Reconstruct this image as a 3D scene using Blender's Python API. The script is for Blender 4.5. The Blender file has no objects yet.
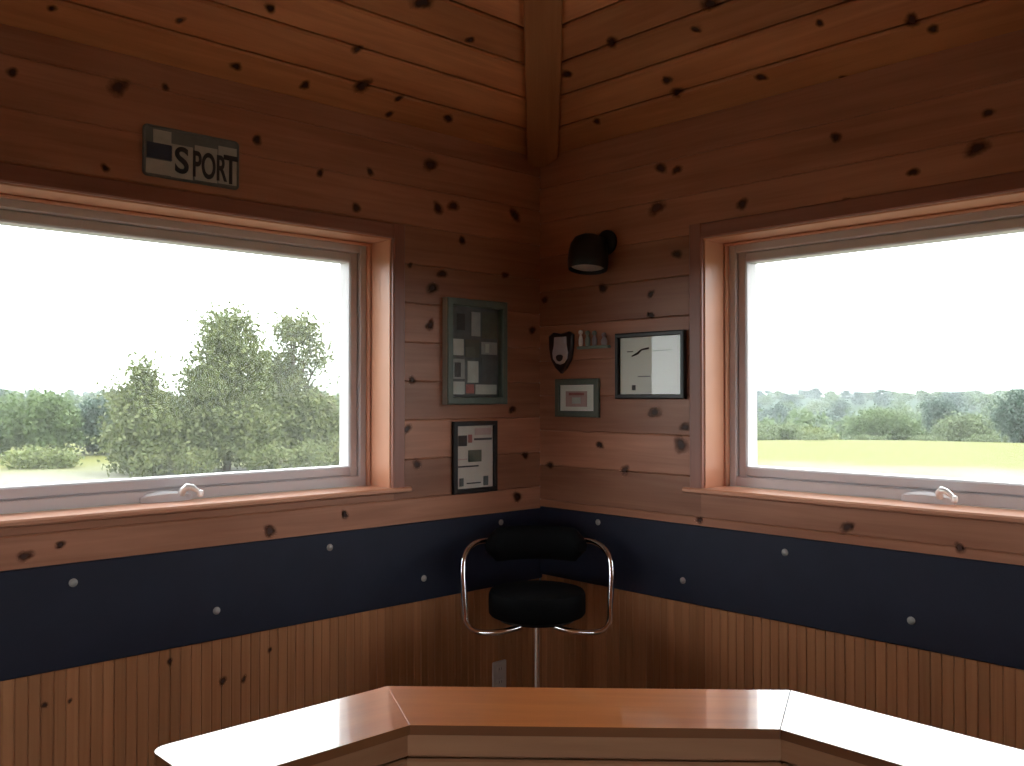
import bpy, bmesh, math, random
import numpy as np
from mathutils import Vector, Matrix
random.seed(7)
PI = math.pi
S = bpy.context.scene
COL = S.collection

# ------------------------------------------------------------------ materials
def mat(name):
    m = bpy.data.materials.new(name); m.use_nodes = True
    nt = m.node_tree; nt.nodes.clear()
    return m, nt, nt.nodes, nt.links

def N(nt, kind, **kw):
    n = nt.nodes.new(kind)
    for k, v in kw.items():
        if k in n.inputs.keys(): n.inputs[k].default_value = v
        else: setattr(n, k, v)
    return n

def plain(name, col, rough=.5, metal=0., spec=.5, coat=0., noise=0., scale=40.):
    m, nt, ns, ln = mat(name)
    b = N(nt, 'ShaderNodeBsdfPrincipled', Roughness=rough, Metallic=metal)
    b.inputs['Specular IOR Level'].default_value = spec
    b.inputs['Coat Weight'].default_value = coat
    b.inputs['Coat Roughness'].default_value = .06
    o = N(nt, 'ShaderNodeOutputMaterial'); ln.new(b.outputs[0], o.inputs[0])
    tc = N(nt, 'ShaderNodeTexCoord')
    nz = N(nt, 'ShaderNodeTexNoise', Scale=scale, Detail=3.)
    ln.new(tc.outputs['Object'], nz.inputs['Vector'])
    mp = N(nt, 'ShaderNodeMapRange'); mp.inputs['To Min'].default_value = 1 - noise; mp.inputs['To Max'].default_value = 1 + noise
    ln.new(nz.outputs['Fac'], mp.inputs['Value'])
    mx = N(nt, 'ShaderNodeVectorMath', operation='SCALE'); mx.inputs[0].default_value = col[:3]
    ln.new(mp.outputs[0], mx.inputs['Scale']); ln.new(mx.outputs[0], b.inputs['Base Color'])
    return m

def pine(name, light, dark, rough=.45, spec=.35, coat=0., coat_rough=.08, var=.25, across=30., bump=.12):
    """boards: UV u runs along the grain in metres, v across it; each board is its own island"""
    m, nt, ns, ln = mat(name)
    uv = N(nt, 'ShaderNodeUVMap'); uv.uv_map = 'UVMap'
    geo = N(nt, 'ShaderNodeNewGeometry')
    sep = N(nt, 'ShaderNodeSeparateXYZ'); ln.new(uv.outputs[0], sep.inputs[0])
    mu = N(nt, 'ShaderNodeMath', operation='MULTIPLY'); mu.inputs[1].default_value = 1.6
    mv = N(nt, 'ShaderNodeMath', operation='MULTIPLY'); mv.inputs[1].default_value = across
    mr = N(nt, 'ShaderNodeMath', operation='MULTIPLY'); mr.inputs[1].default_value = 83.
    ln.new(sep.outputs[0], mu.inputs[0]); ln.new(sep.outputs[1], mv.inputs[0]); ln.new(geo.outputs['Random Per Island'], mr.inputs[0])
    cb = N(nt, 'ShaderNodeCombineXYZ')
    ln.new(mu.outputs[0], cb.inputs[0]); ln.new(mv.outputs[0], cb.inputs[1]); ln.new(mr.outputs[0], cb.inputs[2])
    n1 = N(nt, 'ShaderNodeTexNoise', Scale=1., Detail=4., Roughness=.6, Distortion=.6); ln.new(cb.outputs[0], n1.inputs['Vector'])
    sc = N(nt, 'ShaderNodeVectorMath', operation='MULTIPLY'); sc.inputs[1].default_value = (1.2, .22, 1.)
    ln.new(cb.outputs[0], sc.inputs[0])
    n2 = N(nt, 'ShaderNodeTexNoise', Scale=1., Detail=2.); ln.new(sc.outputs[0], n2.inputs['Vector'])
    ad = N(nt, 'ShaderNodeMath', operation='ADD'); ln.new(n1.outputs['Fac'], ad.inputs[0]); ln.new(n2.outputs['Fac'], ad.inputs[1])
    rp = N(nt, 'ShaderNodeMapRange'); rp.inputs['From Min'].default_value = .7; rp.inputs['From Max'].default_value = 1.3
    ln.new(ad.outputs[0], rp.inputs['Value'])
    mix = N(nt, 'ShaderNodeMix'); mix.data_type = 'RGBA'
    mix.inputs[6].default_value = (*light, 1); mix.inputs[7].default_value = (*dark, 1); ln.new(rp.outputs[0], mix.inputs[0])
    vr = N(nt, 'ShaderNodeMapRange'); vr.inputs['To Min'].default_value = 1 - var; vr.inputs['To Max'].default_value = 1 + var
    ln.new(geo.outputs['Random Per Island'], vr.inputs['Value'])
    mx = N(nt, 'ShaderNodeVectorMath', operation='SCALE'); ln.new(mix.outputs[2], mx.inputs[0]); ln.new(vr.outputs[0], mx.inputs['Scale'])
    b = N(nt, 'ShaderNodeBsdfPrincipled', Roughness=rough)
    b.inputs['Specular IOR Level'].default_value = spec
    b.inputs['Coat Weight'].default_value = coat; b.inputs['Coat Roughness'].default_value = coat_rough; b.inputs['Coat IOR'].default_value = 1.6
    ln.new(mx.outputs[0], b.inputs['Base Color'])
    bp = N(nt, 'ShaderNodeBump', Strength=bump, Distance=.002); ln.new(n1.outputs['Fac'], bp.inputs['Height']); ln.new(bp.outputs[0], b.inputs['Normal'])
    o = N(nt, 'ShaderNodeOutputMaterial'); ln.new(b.outputs[0], o.inputs[0])
    return m

def knot_mat(name):
    m, nt, ns, ln = mat(name)
    uv = N(nt, 'ShaderNodeUVMap'); uv.uv_map = 'UVMap'
    tc = N(nt, 'ShaderNodeTexCoord')
    nz = N(nt, 'ShaderNodeTexNoise', Scale=55., Detail=3.); ln.new(tc.outputs['Object'], nz.inputs['Vector'])
    ln_ = N(nt, 'ShaderNodeVectorMath', operation='LENGTH'); ln.new(uv.outputs[0], ln_.inputs[0])
    ma = N(nt, 'ShaderNodeMath', operation='MULTIPLY_ADD'); ma.inputs[1].default_value = .55
    ln.new(nz.outputs['Fac'], ma.inputs[0]); ln.new(ln_.outputs['Value'], ma.inputs[2])
    cr = N(nt, 'ShaderNodeMapRange'); cr.inputs['From Min'].default_value = .5; cr.inputs['From Max'].default_value = 1.0
    cr.inputs['To Min'].default_value = 1; cr.inputs['To Max'].default_value = 0.; ln.new(ma.outputs[0], cr.inputs['Value'])
    colr = N(nt, 'ShaderNodeMix'); colr.data_type = 'RGBA'
    colr.inputs[6].default_value = (.16, .058, .030, 1); colr.inputs[7].default_value = (.05, .020, .014, 1); ln.new(cr.outputs[0], colr.inputs[0])
    b = N(nt, 'ShaderNodeBsdfPrincipled', Roughness=.5); b.inputs['Specular IOR Level'].default_value = .3
    ln.new(colr.outputs[2], b.inputs['Base Color'])
    t = N(nt, 'ShaderNodeBsdfTransparent')
    al = N(nt, 'ShaderNodeMapRange'); al.inputs['From Min'].default_value = 1.22; al.inputs['From Max'].default_value = .5
    ln.new(ma.outputs[0], al.inputs['Value'])
    mx = N(nt, 'ShaderNodeMixShader'); ln.new(al.outputs[0], mx.inputs[0]); ln.new(t.outputs[0], mx.inputs[1]); ln.new(b.outputs[0], mx.inputs[2])
    o = N(nt, 'ShaderNodeOutputMaterial'); ln.new(mx.outputs[0], o.inputs[0])
    return m

def glass_mat(name, veil=.05, ior=1.45, veilcol=(.85, .88, .85)):
    m, nt, ns, ln = mat(name)
    t = N(nt, 'ShaderNodeBsdfTransparent'); t.inputs[0].default_value = (.97, .985, .975, 1)
    g = N(nt, 'ShaderNodeBsdfGlossy', Roughness=.01); g.inputs[0].default_value = (1, 1, 1, 1)
    fr = N(nt, 'ShaderNodeFresnel', IOR=ior)
    gb = N(nt, 'ShaderNodeNewGeometry'); iv = N(nt, 'ShaderNodeMath', operation='SUBTRACT'); iv.inputs[0].default_value = 1.; ln.new(gb.outputs['Backfacing'], iv.inputs[1])
    fm = N(nt, 'ShaderNodeMath', operation='MULTIPLY'); ln.new(fr.outputs[0], fm.inputs[0]); ln.new(iv.outputs[0], fm.inputs[1])   # the outer face of the sheet reflects once
    mx = N(nt, 'ShaderNodeMixShader'); ln.new(fm.outputs[0], mx.inputs[0]); ln.new(t.outputs[0], mx.inputs[1]); ln.new(g.outputs[0], mx.inputs[2])
    d = N(nt, 'ShaderNodeBsdfTranslucent'); d.inputs[0].default_value = (*veilcol, 1)  # milky translucent veil mixed in to imitate haze behind the pane
    tc = N(nt, 'ShaderNodeTexCoord'); nz = N(nt, 'ShaderNodeTexNoise', Scale=3., Detail=4.); ln.new(tc.outputs['Object'], nz.inputs['Vector'])
    mp = N(nt, 'ShaderNodeMapRange'); mp.inputs['To Min'].default_value = veil * .7; mp.inputs['To Max'].default_value = veil * 1.3
    ln.new(nz.outputs['Fac'], mp.inputs['Value'])
    m2 = N(nt, 'ShaderNodeMixShader'); ln.new(mp.outputs[0], m2.inputs[0]); ln.new(mx.outputs[0], m2.inputs[1]); ln.new(d.outputs[0], m2.inputs[2])
    o = N(nt, 'ShaderNodeOutputMaterial'); ln.new(m2.outputs[0], o.inputs[0])
    return m

def leaf_mat(name, a, b_, trans=.35):
    m, nt, ns, ln = mat(name)
    geo = N(nt, 'ShaderNodeNewGeometry')
    mix = N(nt, 'ShaderNodeMix'); mix.data_type = 'RGBA'
    mix.inputs[6].default_value = (*a, 1); mix.inputs[7].default_value = (*b_, 1); ln.new(geo.outputs['Random Per Island'], mix.inputs[0])
    d = N(nt, 'ShaderNodeBsdfPrincipled', Roughness=.5); d.inputs['Specular IOR Level'].default_value = .3
    t = N(nt, 'ShaderNodeBsdfTranslucent')
    ln.new(mix.outputs[2], d.inputs['Base Color']); ln.new(mix.outputs[2], t.inputs[0])
    mx = N(nt, 'ShaderNodeMixShader'); mx.inputs[0].default_value = trans
    ln.new(d.outputs[0], mx.inputs[1]); ln.new(t.outputs[0], mx.inputs[2])
    o = N(nt, 'ShaderNodeOutputMaterial'); ln.new(mx.outputs[0], o.inputs[0])
    return m

def ground_mat():
    m, nt, ns, ln = mat('field_grass')
    geo = N(nt, 'ShaderNodeNewGeometry')
    off = N(nt, 'ShaderNodeVectorMath', operation='ADD'); off.inputs[1].default_value = (3, 3, 0); ln.new(geo.outputs['Position'], off.inputs[0])
    le = N(nt, 'ShaderNodeVectorMath', operation='LENGTH'); ln.new(off.outputs[0], le.inputs[0])
    nz = N(nt, 'ShaderNodeTexNoise', Scale=.25, Detail=5.); ln.new(geo.outputs['Position'], nz.inputs['Vector'])
    ma = N(nt, 'ShaderNodeMath', operation='MULTIPLY_ADD'); ma.inputs[1].default_value = 12.; ln.new(nz.outputs['Fac'], ma.inputs[0]); ln.new(le.outputs['Value'], ma.inputs[2])
    r1 = N(nt, 'ShaderNodeMapRange'); r1.inputs['From Min'].default_value = 40.; r1.inputs['From Max'].default_value = 46.; ln.new(ma.outputs[0], r1.inputs['Value'])
    c1 = N(nt, 'ShaderNodeMix'); c1.data_type = 'RGBA'
    c1.inputs[6].default_value = (.145, .142, .108, 1); c1.inputs[7].default_value = (.098, .100, .028, 1); ln.new(r1.outputs[0], c1.inputs[0])
    r2 = N(nt, 'ShaderNodeMapRange'); r2.inputs['From Min'].default_value = 70.; r2.inputs['From Max'].default_value = 85.; ln.new(ma.outputs[0], r2.inputs['Value'])
    c2 = N(nt, 'ShaderNodeMix'); c2.data_type = 'RGBA'
    c2.inputs[7].default_value = (.022, .038, .022, 1); ln.new(c1.outputs[2], c2.inputs[6]); ln.new(r2.outputs[0], c2.inputs[0])
    n2 = N(nt, 'ShaderNodeTexNoise', Scale=6., Detail=4.); ln.new(geo.outputs['Position'], n2.inputs['Vector'])
    mp = N(nt, 'ShaderNodeMapRange'); mp.inputs['To Min'].default_value = .75; mp.inputs['To Max'].default_value = 1.25; ln.new(n2.outputs['Fac'], mp.inputs['Value'])
    mx = N(nt, 'ShaderNodeVectorMath', operation='SCALE'); ln.new(c2.outputs[2], mx.inputs[0]); ln.new(mp.outputs[0], mx.inputs['Scale'])
    b = N(nt, 'ShaderNodeBsdfPrincipled', Roughness=.9); b.inputs['Specular IOR Level'].default_value = .1
    ln.new(mx.outputs[0], b.inputs['Base Color'])
    o = N(nt, 'ShaderNodeOutputMaterial'); ln.new(b.outputs[0], o.inputs[0])
    return m

M = dict(
    wall=pine('pine_wall_boards', (.44, .198, .118), (.29, .115, .063), rough=.42, spec=.4),
    ceil=pine('pine_ceiling_boards', (.66, .285, .122), (.44, .168, .07), rough=.5, spec=.3),
    bead=pine('pine_beadboard', (.46, .21, .097), (.35, .145, .063), rough=.5, spec=.3, across=60, var=.13),
    trim=pine('pine_trim', (.52, .235, .14), (.38, .15, .085), rough=.4, spec=.4, var=.1),
    jamb=pine('lit_pine_jamb', (.62, .30, .18), (.50, .22, .13), rough=.35, spec=.45, var=.08),  # lightened wood: window light on jamb and sill is in the colour
    edge=pine('shaded_counter_edge', (.20, .08, .03), (.14, .05, .02), rough=.35, spec=.4, var=.05),  # countertop sides darkened, their shade is put into the colour
    casing=pine('pine_casing', (.33, .14, .10), (.24, .09, .06), rough=.4, spec=.4, var=.1),
    beam=pine('pine_beam', (.48, .215, .09), (.34, .135, .055), rough=.5, var=.05),
    top=pine('varnished_counter_pine', (.80, .27, .07), (.60, .17, .04), rough=.35, spec=.7, coat=1., coat_rough=.07, var=.06, across=22, bump=0.),
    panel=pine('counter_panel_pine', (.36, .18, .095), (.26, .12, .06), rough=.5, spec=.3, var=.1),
    floor=pine('floor_boards', (.25, .13, .07), (.16, .075, .04), rough=.4),
    knot=knot_mat('pine_knot'),
    siding=plain('grey_siding', (.45, .43, .40), .8, noise=.1),
    roof=plain('roof_shingle', (.06, .055, .05), .9, noise=.3),
    vinyl=plain('white_vinyl', (.62, .59, .61), .45, noise=.02),
    glass=glass_mat('window_glass', .022, 1.16),
    pane=glass_mat('picture_glass', 0.004),
    band=plain('navy_board', (.011, .014, .030), .55, spec=.35, noise=.25, scale=9),
    screw=plain('screw_zinc', (.38, .36, .34), .5, metal=.6),
    nickel=plain('brushed_nickel', (.88, .87, .86), .3, metal=.35),
    chrome=plain('chrome', (.85, .85, .86), .08, metal=1.),
    black=plain('black_vinyl', (.0035, .0035, .004), .7, spec=.08, noise=.2),
    blackplastic=plain('black_plastic', (.012, .012, .013), .45, spec=.4),
    blackframe=plain('black_frame_paint', (.012, .009, .009), .4, spec=.4),
    greyframe=plain('grey_green_frame', (.10, .125, .10), .4, spec=.4, noise=.2),
    greyedge=plain('pale_frame_edge', (.40, .42, .38), .4, spec=.4),
    paper=plain('white_paper', (.88, .87, .82), .7, noise=.03),
    cream=plain('cream_paper', (.62, .52, .47), .7, noise=.08, scale=30),
    ink=plain('dark_ink', (.035, .03, .035), .7),
    redink=plain('red_ink', (.38, .12, .11), .7, noise=.2),
    pinkink=plain('pale_pink_ink', (.55, .36, .34), .7, noise=.1),
    slate=plain('slate_print', (.085, .095, .10), .6, noise=.4, scale=30),
    olive=plain('olive_print', (.10, .10, .075), .6, noise=.4, scale=30),
    greyprint=plain('grey_print', (.34, .34, .34), .6, noise=.3, scale=30),
    paleprint=plain('pale_print', (.55, .55, .52), .6, noise=.2, scale=30),
    plate=plain('weathered_plate', (.14, .145, .145), .55, noise=.25, scale=25),
    platecard=plain('plate_pale_paint', (.44, .42, .38), .6, noise=.2, scale=40),
    navy=plain('plate_navy_paint', (.04, .045, .075), .6, noise=.2),
    darkwood=plain('dark_stained_wood', (.03, .014, .012), .4, noise=.3),
    pewter=plain('pewter', (.58, .53, .55), .45, metal=.2, noise=.15),
    lens=plain('frosted_lens', (.50, .50, .48), .3),
    sage=plain('sage_green_paint', (.20, .26, .21), .5, noise=.1),
    white=plain('white_paint', (.75, .73, .70), .5),
    mauve=plain('mauve_paint', (.26, .21, .23), .5),
    outlet=plain('ivory_plastic', (.62, .58, .55), .4),
    bark=plain('bark', (.10, .075, .055), .9, noise=.4, scale=6),
    leafA=leaf_mat('leaf_olive', (.075, .10, .034), (.14, .155, .058)),
    leafB=leaf_mat('leaf_green', (.058, .095, .034), (.105, .145, .052)),
    leafO=leaf_mat('leaf_yellow_olive', (.08, .105, .035), (.14, .15, .055)),
    leafC=leaf_mat('leaf_blue_green', (.030, .056, .042), (.055, .085, .062)),  # bluish tone carries part of the distance haze in the leaf colour
    leafY=leaf_mat('leaf_yellow_green', (.10, .135, .045), (.17, .19, .065)),
    leafG=leaf_mat('leaf_grey_green', (.08, .11, .055), (.13, .16, .075)),
    ground=ground_mat(),
)

# ------------------------------------------------------------------ mesh builder
class MB:
    def __init__(s): s.v = []; s.f = []; s.u = []; s.m = []; s.mats = []
    def mi(s, m):
        if m not in s.mats: s.mats.append(m)
        return s.mats.index(m)
    def face(s, pts, mt, uv=None):
        b = len(s.v); s.v += [tuple(p) for p in pts]; s.f.append(tuple(range(b, b + len(pts)))); s.m.append(s.mi(mt))
        s.u.append(uv or [(p[0], p[2]) for p in pts])
    def prism(s, A, B, mt, ua=0., ub=1., v=None, caps=True):
        """two matching polygons joined by sides; uv = (along, around)"""
        n = len(A); b = len(s.v); s.v += [tuple(p) for p in A] + [tuple(p) for p in B]; k = s.mi(mt)
        if v is None:
            v = [0.]
            for i in range(1, n + 1): v.append(v[-1] + (Vector(A[i % n]) - Vector(A[i - 1])).length)
        for i in range(n):
            j = (i + 1) % n
            s.f.append((b + i, b + j, b + n + j, b + n + i)); s.m.append(k)
            s.u.append([(ua, v[i]), (ua, v[i + 1]), (ub, v[i + 1]), (ub, v[i])])
        if caps:
            s.f.append(tuple(range(b + n - 1, b - 1, -1))); s.m.append(k); s.u.append([(ua, v[i]) for i in range(n - 1, -1, -1)])
            s.f.append(tuple(range(b + n, b + 2 * n))); s.m.append(k); s.u.append([(ub, v[i]) for i in range(n)])
    def board(s, fr, u0, u1, v0, v1, n0, n1, mt, ch=.004, along='u', skew0=None, skew1=None):
        """board with its front at n1 and chamfered long edges, running along u or along v of frame fr"""
        prof = [(v0, n0), (v0, n1 - ch), (v0 + ch, n1), (v1 - ch, n1), (v1, n1 - ch), (v1, n0)] if along == 'u' else \
               [(u0, n0), (u0, n1 - ch), (u0 + ch, n1), (u1 - ch, n1), (u1, n1 - ch), (u1, n0)]
        o = random.random() * 9
        if along == 'u':
            A = [fr((skew0(a) if skew0 else u0), a, n) for a, n in prof]; B = [fr((skew1(a) if skew1 else u1), a, n) for a, n in prof]
            s.prism(A, B, mt, u0, u1, [o + a for a, n in prof] + [o + v0])
        else:
            A = [fr(a, v0, n) for a, n in prof]; B = [fr(a, v1, n) for a, n in prof]
            s.prism(A, B, mt, v0, v1, [o + a for a, n in prof] + [o + u0])
    def box(s, fr, u0, u1, v0, v1, n0, n1, mt, bev=0.):
        if bev <= 0:
            A = [fr(u0, v0, n0), fr(u0, v1, n0), fr(u0, v1, n1), fr(u0, v0, n1)]
            B = [fr(u1, v0, n0), fr(u1, v1, n0), fr(u1, v1, n1), fr(u1, v0, n1)]
            s.prism(A, B, mt, u0, u1)
        else:
            c = bev
            def ring(n, i): return [fr(u, v, n) for u, v in [(u0 + i + c * (i == 0), v0 + i), (u1 - i - c * (i == 0), v0 + i), (u1 - i, v0 + i + c * (i == 0)), (u1 - i, v1 - i - c * (i == 0)), (u1 - i - c * (i == 0), v1 - i), (u0 + i + c * (i == 0), v1 - i), (u0 + i, v1 - i - c * (i == 0)), (u0 + i, v0 + i + c * (i == 0))]]
            s.loft([ring(n0, 0), ring(n1 - c, 0), ring(n1, c)], mt)
    def loft(s, rings, mt, cap=True):
        n = len(rings[0]); b = len(s.v); k = s.mi(mt)
        for r in rings: s.v += [tuple(p) for p in r]
        for q in range(len(rings) - 1):
            for i in range(n):
                j = (i + 1) % n
                s.f.append((b + q * n + i, b + q * n + j, b + (q + 1) * n + j, b + (q + 1) * n + i)); s.m.append(k)
                s.u.append([(q, i / n), (q, (i + 1) / n), (q + 1, (i + 1) / n), (q + 1, i / n)])
        if cap:
            s.f.append(tuple(range(b + n - 1, b - 1, -1))); s.m.append(k); s.u.append([(0, 0)] * n)
            e = b + (len(rings) - 1) * n
            s.f.append(tuple(range(e, e + n))); s.m.append(k); s.u.append([(0, 0)] * n)
    def lathe(s, prof, mt, T=Matrix(), seg=28):
        """prof: (radius, height) pairs about local z, placed by matrix T"""
        s.loft([[T @ Vector((max(r, 1e-4) * math.cos(2 * PI * i / seg), max(r, 1e-4) * math.sin(2 * PI * i / seg), h)) for i in range(seg)] for r, h in prof], mt)
    def tube(s, pts, r, mt, seg=12, rr=None):
        P = [Vector(p) for p in pts]; rings = []; up = None
        for i, p in enumerate(P):
            t = (P[min(i + 1, len(P) - 1)] - P[max(i - 1, 0)]).normalized()
            if up is None: up = t.orthogonal().normalized()
            up = (up - t * up.dot(t)).normalized(); w = t.cross(up)
            q = rr[i] if rr else r
            rings.append([p + (up * math.cos(2 * PI * k / seg) + w * math.sin(2 * PI * k / seg)) * q for k in range(seg)])
        s.loft(rings, mt)
    def knot(s, fr, a, b, r, n, mt, el=1.25):
        k = s.mi(mt); sg = 14; ph = random.random() * 6
        c = len(s.v); rad = r * 1.22
        tilt = random.uniform(-.5, .5)
        s.v.append(tuple(fr(a, b, n)))
        uv = []
        for i in range(sg):
            t = 2 * PI * i / sg; q = rad * (1 + .16 * math.sin(2 * t + ph) + .09 * math.sin(3 * t + 2 * ph))
            x = q * el * math.cos(t); y = q * math.sin(t)
            x, y = x * math.cos(tilt) - y * math.sin(tilt), x * math.sin(tilt) + y * math.cos(tilt)
            s.v.append(tuple(fr(a + x, b + y, n))); uv.append((math.cos(t), math.sin(t)))
        for i in range(sg):
            j = (i + 1) % sg
            s.f.append((c, c + 1 + i, c + 1 + j)); s.m.append(k); s.u.append([(0, 0), uv[i], uv[j]])
    def build(s, name, parent=None, smooth=False, recalc=True, bevel=0., auto=None):
        me = bpy.data.meshes.new(name); me.from_pydata(s.v, [], s.f); me.update()
        ul = me.uv_layers.new(name='UVMap')
        ul.data.foreach_set('uv', [c for f in s.u for p in f for c in p])
        me.polygons.foreach_set('material_index', s.m)
        for m in s.mats: me.materials.append(m)
        if recalc:
            bm = bmesh.new(); bm.from_mesh(me); bmesh.ops.recalc_face_normals(bm, faces=bm.faces); bm.to_mesh(me); bm.free()
        if smooth: me.polygons.foreach_set('use_smooth', [True] * len(me.polygons))
        o = bpy.data.objects.new(name, me); COL.objects.link(o)
        if parent: o.parent = parent; o.matrix_parent_inverse = Matrix.Translation(parent.location).inverted()
        if smooth:
            md = o.modifiers.new('edge', 'EDGE_SPLIT'); md.split_angle = math.radians(40)
        return o

def tag(o, label=None, cat=None, group=None, kind=None):
    if label: o['label'] = label
    if cat: o['category'] = cat
    if group: o['group'] = group
    if kind: o['kind'] = kind
    return o
def empty(name, loc, label, cat, group=None):
    o = bpy.data.objects.new(name, None); COL.objects.link(o); o.location = loc; o.empty_display_size = .1
    return tag(o, label, cat, group)

# ------------------------------------------------------------------ the room: corner at the origin, walls run to -W
W = 6.2; Z0 = 2.60; PITCH = .6
FL = lambda s, z, n: (-s, -n, z)           # left wall, s runs away from the corner, n into the room
FR = lambda s, z, n: (-n, -s, z)           # right wall
FA = lambda s, z, n: (-W + n, -s, z)       # wall opposite the right one
FB = lambda s, z, n: (-s, -W + n, z)       # wall opposite the left one
nrm = math.hypot(1, PITCH)
CL = lambda s, d, n: (-s, -d - n * PITCH / nrm, Z0 + PITCH * d - n / nrm)
CR = lambda s, d, n: (-d - n * PITCH / nrm, -s, Z0 + PITCH * d - n / nrm)
CA = lambda s, d, n: (-W + d + n * PITCH / nrm, -s, Z0 + PITCH * d - n / nrm)
CB = lambda s, d, n: (-s, -W + d + n * PITCH / nrm, Z0 + PITCH * d - n / nrm)

KL = [(1.803, 2.493, 0.0277), (1.659, 2.526, 0.0127), (1.345, 2.42, 0.017), (0.608, 2.463, 0.0275), (0.568, 2.3, 0.0237), (0.491, 2.318, 0.024), (0.15, 2.328, 0.0255), (0.95, 2.246, 0.0184), (0.946, 2.188, 0.0147), (1.958, 2.177, 0.0178), (1.102, 2.349, 0.0143), (0.889, 2.388, 0.0149), (2.094, 2.468, 0.0144), (1.84, 2.241, 0.0122), (0.444, 2.187, 0.0162), (0.547, 2.041, 0.0198), (0.597, 1.981, 0.0236), (0.607, 1.835, 0.0196), (0.718, 1.432, 0.0192), (0.67, 1.296, 0.0194), (2.051, 1.107, 0.0174), (1.292, 1.101, 0.0207), (0.138, 1.129, 0.0213), (0.049, 1.843, 0.0173), (0.091, 1.305, 0.0172), (0.167, 1.499, 0.0169), (0.694, 1.619, 0.0155), (0.208, 2.067, 0.0168), (0.705, 2.061, 0.0116), (1.959, 1.128, 0.0119), (0.994, 1.129, 0.0146)]
KR = [(0.659, 2.435, 0.0231), (0.735, 2.414, 0.019), (0.639, 2.284, 0.031), (1.018, 2.241, 0.0215), (0.734, 2.095, 0.019), (0.363, 1.998, 0.0204), (1.374, 2.407, 0.0166), (1.843, 2.38, 0.0148), (1.812, 2.284, 0.0268), (1.625, 2.247, 0.0156), (1.411, 2.188, 0.0164), (0.628, 1.496, 0.0233), (0.75, 1.374, 0.0303), (0.768, 1.442, 0.0189), (0.609, 1.872, 0.0156), (0.609, 1.954, 0.0156), (1.405, 1.134, 0.0197), (0.031, 1.974, 0.0173), (0.061, 1.261, 0.0172), (0.478, 1.264, 0.02), (0.346, 1.358, 0.0164), (0.834, 1.101, 0.0149), (1.756, 1.109, 0.0151)]
KCL = [(1.441, 0.263, 0.0157), (2.014, 0.079, 0.0115), (0.981, 0.432, 0.0301), (1.094, 0.22, 0.0171), (0.992, 0.1, 0.0286), (0.826, 0.093, 0.0148), (0.82, 0.023, 0.015), (0.572, 0.067, 0.0195), (1.192, 0.049, 0.0174), (1.448, 0.052, 0.0165), (0.718, 0.369, 0.0143), (1.676, 0.148, 0.0123)]
KCR = [(0.447, 0.301, 0.019), (0.716, 0.354, 0.0213), (0.812, 0.163, 0.0181), (0.817, 0.109, 0.0219), (0.41, 0.088, 0.0159), (1.135, 0.362, 0.0258), (1.036, 0.3, 0.0134), (1.143, 0.076, 0.0172), (1.674, 0.117, 0.021), (1.717, 0.072, 0.015), (1.422, 0.192, 0.0125), (1.4, -0.006, 0.0132), (1.217, -0.024, 0.0138), (1.655, -0.028, 0.0218)]
KW = [(1.634, 0.727, 0.0128), (1.996, 0.676, 0.0118), (1.458, 0.63, 0.0166), (1.384, 0.621, 0.0135), (1.29, 0.699, 0.0103), (1.929, 0.672, 0.009)]

def wall(name, fr, op, knots, knots_low=(), u_lo=0., u_hi=W, first=.15):
    b = MB(); s0, s1, z0, z1 = op
    z = Z0
    while z > 1.0:                                    # horizontal boards above the wainscot
        lo = z - (first if z == Z0 else .15)
        if lo < z1 - .0005 and z > z0 + .0005:
            b.board(fr, u_lo, s0, lo, z, -.018, 0, M['wall']); b.board(fr, s1, u_hi, lo, z, -.018, 0, M['wall'])
            if z > z1 + .001: b.board(fr, s0, s1, z1, z, -.018, 0, M['wall'])
            if lo < z0 - .001: b.board(fr, s0, s1, lo, z0, -.018, 0, M['wall'])
        else: b.board(fr, u_lo, u_hi, lo, z, -.018, 0, M['wall'])
        z = lo
    u = u_lo; zt = z
    while u < u_hi - .01:                             # narrow vertical beadboard below
        w = .068; e = min(u + w, u_hi); mid = (u + e) / 2
        b.board(fr, u, mid, -.02, zt, -.018, -.003, M['bead'], .0025, along='v'); b.board(fr, mid, e, -.02, zt, -.018, -.003, M['bead'], .0035, along='v')
        u = e
    a0, a1, h = u_lo - .2, u_hi + .2, Z0 + .0
    for q in ((a0, s0, -.1, h), (s1, a1, -.1, h), (s0, s1, -.1, z0), (s0, s1, z1, h)):
        b.box(fr, q[0], q[1], q[2], q[3], -.2, -.018, M['siding'])
    for a, c, r in knots: b.knot(fr, a, c, r, .0009, M['knot'])
    for a, c, r in knots_low: b.knot(fr, a, c, r, -.0018, M['knot'], el=.8)
    return tag(b.build(name, recalc=True), kind='structure')

WL_OP = (.797, 2.38, 1.213, 2.148); WR_OP = (.858, 2.47, 1.219, 2.134); WX_OP = (1.8, 4.4, 1.0, 2.12)
J = .018
big = lambda o: (o[0] - J, o[1] + J, o[2] - .02, o[3] + J)
wall('wall_left', FL, big(WL_OP), KL, KW, first=.085)
wall('wall_right', FR, big(WR_OP), KR, (), first=.14)
wall('wall_rear_left', FA, big(WX_OP), ())
wall('wall_rear_right', FB, big(WX_OP), ())

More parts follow.
